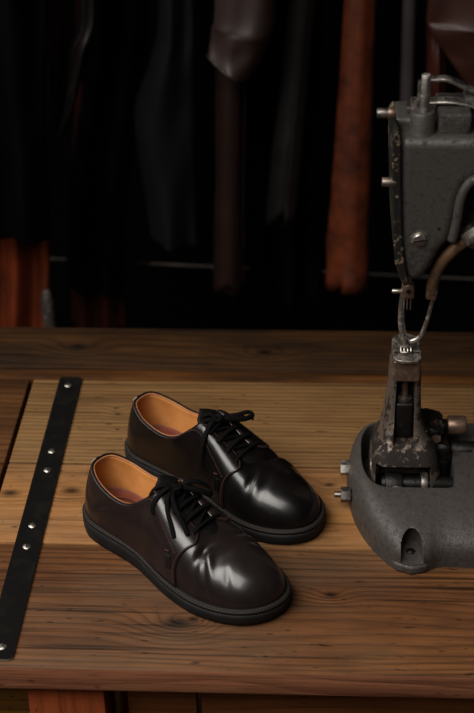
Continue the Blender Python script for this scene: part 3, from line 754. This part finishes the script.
# nuts and washers behind the pin
q = m3(atY(416, 106, 1.392))
lathe('lever_nut', [(.0001,-.022),(.0085,-.022),(.0085,-.016),(.0065,-.015),(.0065,-.006),(.0110,-.006),(.0118,-.003),(.0110,0),(.0060,.0005),(.0060,.006),(.0001,.0065)], q+Vector((0,0,.002)), (0,0,1), M['steeld'], mach, seg=20)
q = m3(atY(421, 80, 1.400)); cyl('lever_stud', q, q-Vector((0,0,.034)), .0030, M['steeld'], mach)
tube('lever_arm', [m3(atY(*p)) for p in ((414,104,1.396),(432,101,1.394),(450,100.5,1.392),(466,103,1.392),(490,111,1.392),(540,128,1.395))], .0085, M['steel'], mach, n=40, flat=.33)
tube('spring_bar', [m3(atY(*p)) for p in ((428,79.5,1.400),(436,79,1.400),(448,79,1.398),(464,86,1.398),(480,93,1.398),(530,112,1.40))], .0062, M['steeld'], mach, n=40, flat=.5)
# needle clamp and three needles
q = m3(atY(408, 290, 1.380))
box('needle_clamp', (q.x, q.y, q.z), (.0130,.012,.0155), M['bronze'], mach, bev=.0012)
cyl('needle_bar', Vector((q.x,q.y,q.z)), Vector((q.x,q.y,q.z+.04)), .0036, M['steel'], mach)
q2 = m3(atY(408, 288, 1.372)); cyl('clamp_bolt', Vector((q.x,q.y-.0075,q.z+.002)), Vector((q.x,q.y,q.z+.002)), .0028, M['oily'], mach, seg=6)
for dx in (-.0036, 0, .0036):
    cyl('needle', (q.x+dx, q.y, q.z-.006), (q.x+dx, q.y, q.z-.0245), .0010, M['steel'], mach, r2=.0006, seg=10)
# browned lubrication pipe with its fittings
tube('pipe', [m3(atY(*p)) for p in ((432,291,1.376),(433,283,1.374),(438,268,1.370),(447,256,1.366),(458,246,1.364),(470,237,1.362),(486,226,1.360))], .0066, M['tubem'], mach, n=50, seg=14)
q = m3(atY(431.5, 293, 1.376)); box('pipe_ferrule', q, (.0110,.0110,.012), M['bronze'], mach, bev=.0012, rot=Matrix.Rotation(.15,3,'Y'))
a = m3(atY(466, 240, 1.362)); b = m3(atY(480, 230, 1.360))
bm = bmesh.new(); add_cyl(bm, a, b, .0125, seg=6, bev=.0012); shade(bmobj('pipe_nut', bm, M['steeld'], mach), 30)
box('pipe_clip', m3(atY(474,239,1.352)), (.014,.010,.007), M['steel'], mach, bev=.001, rot=Matrix.Rotation(.4,3,'Y'))
# ------------------------------------------------------------------ hides hanging behind the bench
rail_z = TOP + .62
rr_ = thing('hanging_rail', 'dark rail the hides hang from above the picture', 'rail', (0, 2.215, rail_z+.012))
cyl('rail_bar', (-1.4,0,0), (1.2,0,0), .012, M['steeld'], rr_)
def sheet(name, label, left, right, Y, mat, folds=3, amp=.02, seed=0.0, top=None, bulge=.035, skew=0, bottom=None, n=60, m=60, cat='hide'):
    """a hide that hangs and rolls towards its edges; left/right: lists of seen edge points (x, y) from top to bottom"""
    V = []
    def edge(pts, s):
        v = Vector(catmull([tuple(p) for p in pts], s*(len(pts)-1))); return v
    tz = rail_z if top is None else top
    zs = []
    def wpt(px, py): return atY(px, py, Y)
    Lw = [wpt(*p) for p in left]; Rw = [wpt(*p) for p in right]
    Lw = [Vector((Lw[0].x, Y, tz))] + Lw; Rw = [Vector((Rw[0].x, Y, tz))] + Rw
    base = Vector((sum(v.x for v in Lw+Rw)/len(Lw+Rw), Y, min(v.z for v in Lw+Rw)))
    for j in range(m+1):
        s = j/m; a = Vector(catmull([tuple(v) for v in Lw], s*(len(Lw)-1))); b = Vector(catmull([tuple(v) for v in Rw], s*(len(Rw)-1)))
        for i in range(n+1):
            t = i/n; p = a.lerp(b, t)
            y = -bulge*math.sqrt(max(0, 1-(2*t-1)**2)) + amp*(math.sin(t*math.pi*2*folds+seed+1.1*math.sin(s*2.2+seed))*(.5+.5*s)*.5) + .012*noise.noise(Vector((t*3+seed, s*4, seed)))
            q = Vector((p.x, Y+y, p.z)); 
            q.z += (.006*noise.noise(Vector((t*5+seed, 3, seed)))) if j == m else 0
            V.append(q-base)
    o = link(name, V, grid_faces(n+1, m+1, False), mat, None)
    o.location = base
    md = o.modifiers.new('thick','SOLIDIFY'); md.thickness = .0022
    return tag(o, label, cat, None)
def roll(name, label, cx, w, Y, mat, ybot, turns=2.2, flare=1.0, seed=0.0, top=None, flap=None, taper=1.0):
    """a hide rolled into a hanging tube; cx: (x at image top, x at the bottom), w: half width in pixels at top, bottom"""
    tz = rail_z if top is None else top
    a = atY(cx[0], 0, Y); b = atY(cx[1], ybot, Y)
    sc = 1/ (F/ (FWD.dot(a-Vector((0,0,CAMH)))))
    r0, r1 = w[0]*sc, w[1]*sc
    V = []; n, m = 110, 46
    base = Vector(b)
    for j in range(m+1):
        s = j/m; z = tz+(b.z-tz)*s
        sx = (z-a.z)/(b.z-a.z); x = a.x+(b.x-a.x)*max(sx, -.3)
        rr = r0+(r1-r0)*max(sx,0)**1.5
        for i in range(n+1):
            t = i/n; ang = -math.pi/2 - .6 + seed + t*turns*2*math.pi
            r = rr*(1-.42*t)*(1+.13*max(0,s-.5)*2*noise.noise(Vector((ang*.9, s*20+ang*.8, seed+5)))+.05*noise.noise(Vector((ang*2.2, s*2.5, seed)))+.06*math.sin(ang*2+s*3+seed)+.03*noise.noise(Vector((ang, s*6, seed))))
            zz = z + (.010*math.sin(ang*1.3+seed)+.006*math.sin(ang*3))*(1 if j == m else s*s*.6)
            V.append(Vector((x+r*math.cos(ang), Y+r*math.sin(ang), zz))-base)
    o = link(name, V, grid_faces(n+1, m+1, False), mat, None); o.location = base
    md = o.modifiers.new('thick','SOLIDIFY'); md.thickness = .0022
    return tag(o, label, 'hide', None)
M['shaded_board'] = wood('shade_black_board', srgb(26,17,12), srgb(14,9,7), freq=50, amp=4, seed=71.0)  # darkness behind the bench put into the board's colour
def voidhide(n, c): return leather(n, c, rough=.8, coat=0, var=tuple(q*1.3 for q in c), spec=.04, big=9, grain=500)  # tone so black that the dark void is part of the hide's colour
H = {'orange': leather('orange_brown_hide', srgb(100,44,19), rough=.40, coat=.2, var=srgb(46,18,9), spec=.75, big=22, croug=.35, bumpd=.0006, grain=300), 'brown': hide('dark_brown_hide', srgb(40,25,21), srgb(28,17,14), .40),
     'taupe': hide('taupe_hide', srgb(54,42,39), srgb(42,32,29), .42), 'navy': leather('blue_black_hide', srgb(9,10,13), rough=.75, coat=0, var=srgb(6,7,9), spec=.2, big=9), 'black': voidhide('void_black_hide', srgb(5,4,4)),
     'char': hide('soft_black_hide', srgb(16,13,13), srgb(10,9,9), .45), 'grey': hide('grey_hide', srgb(62,54,58), srgb(42,36,40), .42), 'red': hide('red_brown_hide', srgb(64,28,20), srgb(48,20,15), .42), 'chest': hide('chestnut_hide', srgb(56,29,22), srgb(42,21,16), .45),
     'rust': hide('rust_orange_hide', srgb(118,48,18), srgb(44,17,9), .5), 'rust2': hide('deep_rust_hide', srgb(64,24,12), srgb(24,10,6), .5), 'sheen': hide('sheen_grey_hide', srgb(34,30,30), srgb(20,18,18), .38)}  # the lighter grey of the last one is its fold's sheen, as colour
roll('rolled_hide', 'orange brown rolled hide hanging in the middle, brightest and glossiest of the row', (359,346), (17,28), 2.20, H['orange'], 279, seed=.4)
roll('rolled_hide', 'thin grey rolled hide hanging just above the sewing machine', (409,404), (7,7.5), 2.22, H['grey'], 180, seed=1.0)
roll('rolled_hide', 'near black rolled hide hanging beside the orange brown roll', (302,280), (14,20), 2.22, H['char'], 216, seed=.8)
roll('rolled_hide', 'brown rolled hide hanging under the taupe flap', (230,228), (16,19), 2.22, H['brown'], 288, seed=2.0)
sheet('draped_hide', 'taupe hide flap with a slanting lower edge, hanging over the brown roll', [(214,0),(211,30),(208,55)], [(276,0),(268,45),(250,80)], 2.14, H['taupe'], folds=1.0, amp=.007, seed=.5)
sheet('draped_hide', 'blue black hide with a ragged fold, hanging left of the taupe flap', [(158,0),(150,60),(134,110),(140,170),(150,236)], [(196,0),(196,60),(196,120),(196,180),(198,244)], 2.20, H['navy'], folds=1.3, amp=.018, seed=2.2)
sheet('draped_hide', 'black hide toned grey for the pale sheen on its slanting fold at upper left', [(78,0),(70,50),(62,100),(56,128)], [(96,0),(88,50),(76,100),(66,132)], 2.17, H['sheen'], folds=.6, amp=.01, seed=.2, bulge=.02)
sheet('draped_hide', 'narrow dark red hide hanging at upper left', [(53,0),(53,60),(53,120)], [(66,0),(64,60),(61,130)], 2.215, H['red'], folds=1.0, amp=.02, seed=3.0, bulge=.02)
sheet('draped_hide', 'chestnut hide with a slanting edge at the upper right corner', [(428,0),(429,30),(448,60),(468,88)], [(560,0),(560,30),(560,60),(560,95)], 2.12, H['chest'], folds=1.0, amp=.03, seed=.0, bulge=.03)
sheet('draped_hide', 'red brown hide behind the chestnut one, seen above the sewing machine levers', [(427,0),(426,60),(425,150)], [(447,0),(446,60),(445,150)], 2.24, H['red'], folds=.8, amp=.01, seed=1.4, bulge=.025)
sheet('draped_hide', 'dark red hide at the right edge behind the sewing machine levers', [(456,0),(455,60),(454,160)], [(500,0),(500,60),(500,160)], 2.28, H['red'], folds=1.0, amp=.02, seed=2.4, bulge=.02)
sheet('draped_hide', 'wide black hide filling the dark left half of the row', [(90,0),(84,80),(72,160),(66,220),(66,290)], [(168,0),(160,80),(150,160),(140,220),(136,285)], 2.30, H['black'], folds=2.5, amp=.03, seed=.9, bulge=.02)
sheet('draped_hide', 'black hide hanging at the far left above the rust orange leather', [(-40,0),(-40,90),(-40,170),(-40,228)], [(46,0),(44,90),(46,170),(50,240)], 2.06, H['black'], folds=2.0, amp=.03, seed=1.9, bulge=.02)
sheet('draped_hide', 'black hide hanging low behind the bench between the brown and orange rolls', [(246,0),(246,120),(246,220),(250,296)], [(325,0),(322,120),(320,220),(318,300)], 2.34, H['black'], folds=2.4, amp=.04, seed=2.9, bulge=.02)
# rust leather hanging further back, seen below the black hides
sheet('rust_leather', 'rust orange leather hanging low behind the bench at the left edge', [(-30,0),(-30,120),(-30,230),(-30,338)], [(44,0),(46,120),(52,236),(47,338)], 2.16, H['rust'], folds=2.6, amp=.035, seed=.3, bulge=.012, cat='leather')
sheet('rust_leather', 'dull rust leather seen low behind the bench, half lost in the dark', [(74,0),(72,160),(70,330)], [(116,0),(120,160),(124,332)], 2.34, H['rust2'], folds=2.2, amp=.03, seed=1.3, bulge=.012, cat='leather')
# storage shelf under the hides with a rail
zsh = atY(60,356,2.42).z
shf = thing('low_shelf', 'low dark shelf behind the bench', 'shelf', (0, 2.2, 0))
box('shelf_board', (0,0,zsh-.012), (2.0,.36,.024), M['shaded_board'], shf, bev=.002)
for x in (-.95,.95): box('side_panel', (x,0,(zsh-.024)/2), (.03,.34,zsh-.024), M['apron'], shf)
ry = 2.40; a = atY(160,264,ry); b = atY(474,279,ry)
rl = tag(cyl('back_rail', a+(a-b)*1.2, b+(b-a)*.8, .0020, M['steeld'], None), 'thin horizontal metal rail glinting in the dark behind the hides', 'rail')
q = atY(51, 340, 2.02); q.z = zsh
bt = thing('oil_can', 'small pale metal flask standing beside the rust orange leather', 'flask', q)
h = atY(51,290,2.02).z-zsh
lathe('flask_body', [(.0001,0),(.013,0),(.014,.003),(.014,h*.45),(.010,h*.58),(.0085,h*.62),(.0085,h*.66),(.0001,h*.66)], (0,0,0), (0,0,1), M['steeld'], bt)
lathe('flask_cap', [(.0001,0),(.0095,0),(.0100,.002),(.0095,h*.30),(.006,h*.335),(.0001,h*.34)], (0,0,h*.66), (0,0,1), M['steel'], bt)
# ------------------------------------------------------------------ light
def area(name, loc, target, size, sy, power, col, spread=180):
    l = D.lights.new(name, 'AREA'); l.shape = 'RECTANGLE'; l.size = size; l.size_y = sy; l.energy = power; l.color = col; l.spread = R_(spread)
    o = D.objects.new(name, l); COL.objects.link(o); o.location = loc
    o.rotation_euler = (Vector(target)-Vector(loc)).to_track_quat('-Z', 'Y').to_euler(); return o
area('left_fill_light', (-1.35, 1.42, TOP+1.25), (-.02, 1.28, TOP), 1.3, 1.0, 5, (1.0,.955,.90), 90)  # weak side light added for shading from the left, no window modelled
area('soft_box', (-.72, .30, TOP+1.60), (-.02, 1.22, TOP), 1.5, 1.15, 12.5, (1.0,.95,.89), 80)
w = D.worlds.new('world'); SC.world = w; w.use_nodes = True
w.node_tree.nodes['Background'].inputs[0].default_value = (.9,.95,1,1); w.node_tree.nodes['Background'].inputs[1].default_value = .006
# ------------------------------------------------------------------ camera
cam = D.cameras.new('camera'); co = D.objects.new('camera', cam); COL.objects.link(co); SC.camera = co
cam.sensor_fit = 'HORIZONTAL'; cam.sensor_width = 24; cam.lens = F*24/474; cam.clip_start = .02
Rm = Matrix((RT, UPV, -FWD)).transposed()
co.matrix_world = Matrix.Translation((0,0,CAMH)) @ Rm.to_4x4()
cam.dof.use_dof = True; cam.dof.focus_distance = 1.62; cam.dof.aperture_fstop = 4.8
SC.view_settings.view_transform = 'Standard'; SC.view_settings.look = 'None'; SC.view_settings.gamma = 1; SC.view_settings.exposure = 0
SC.view_settings.use_curve_mapping = False
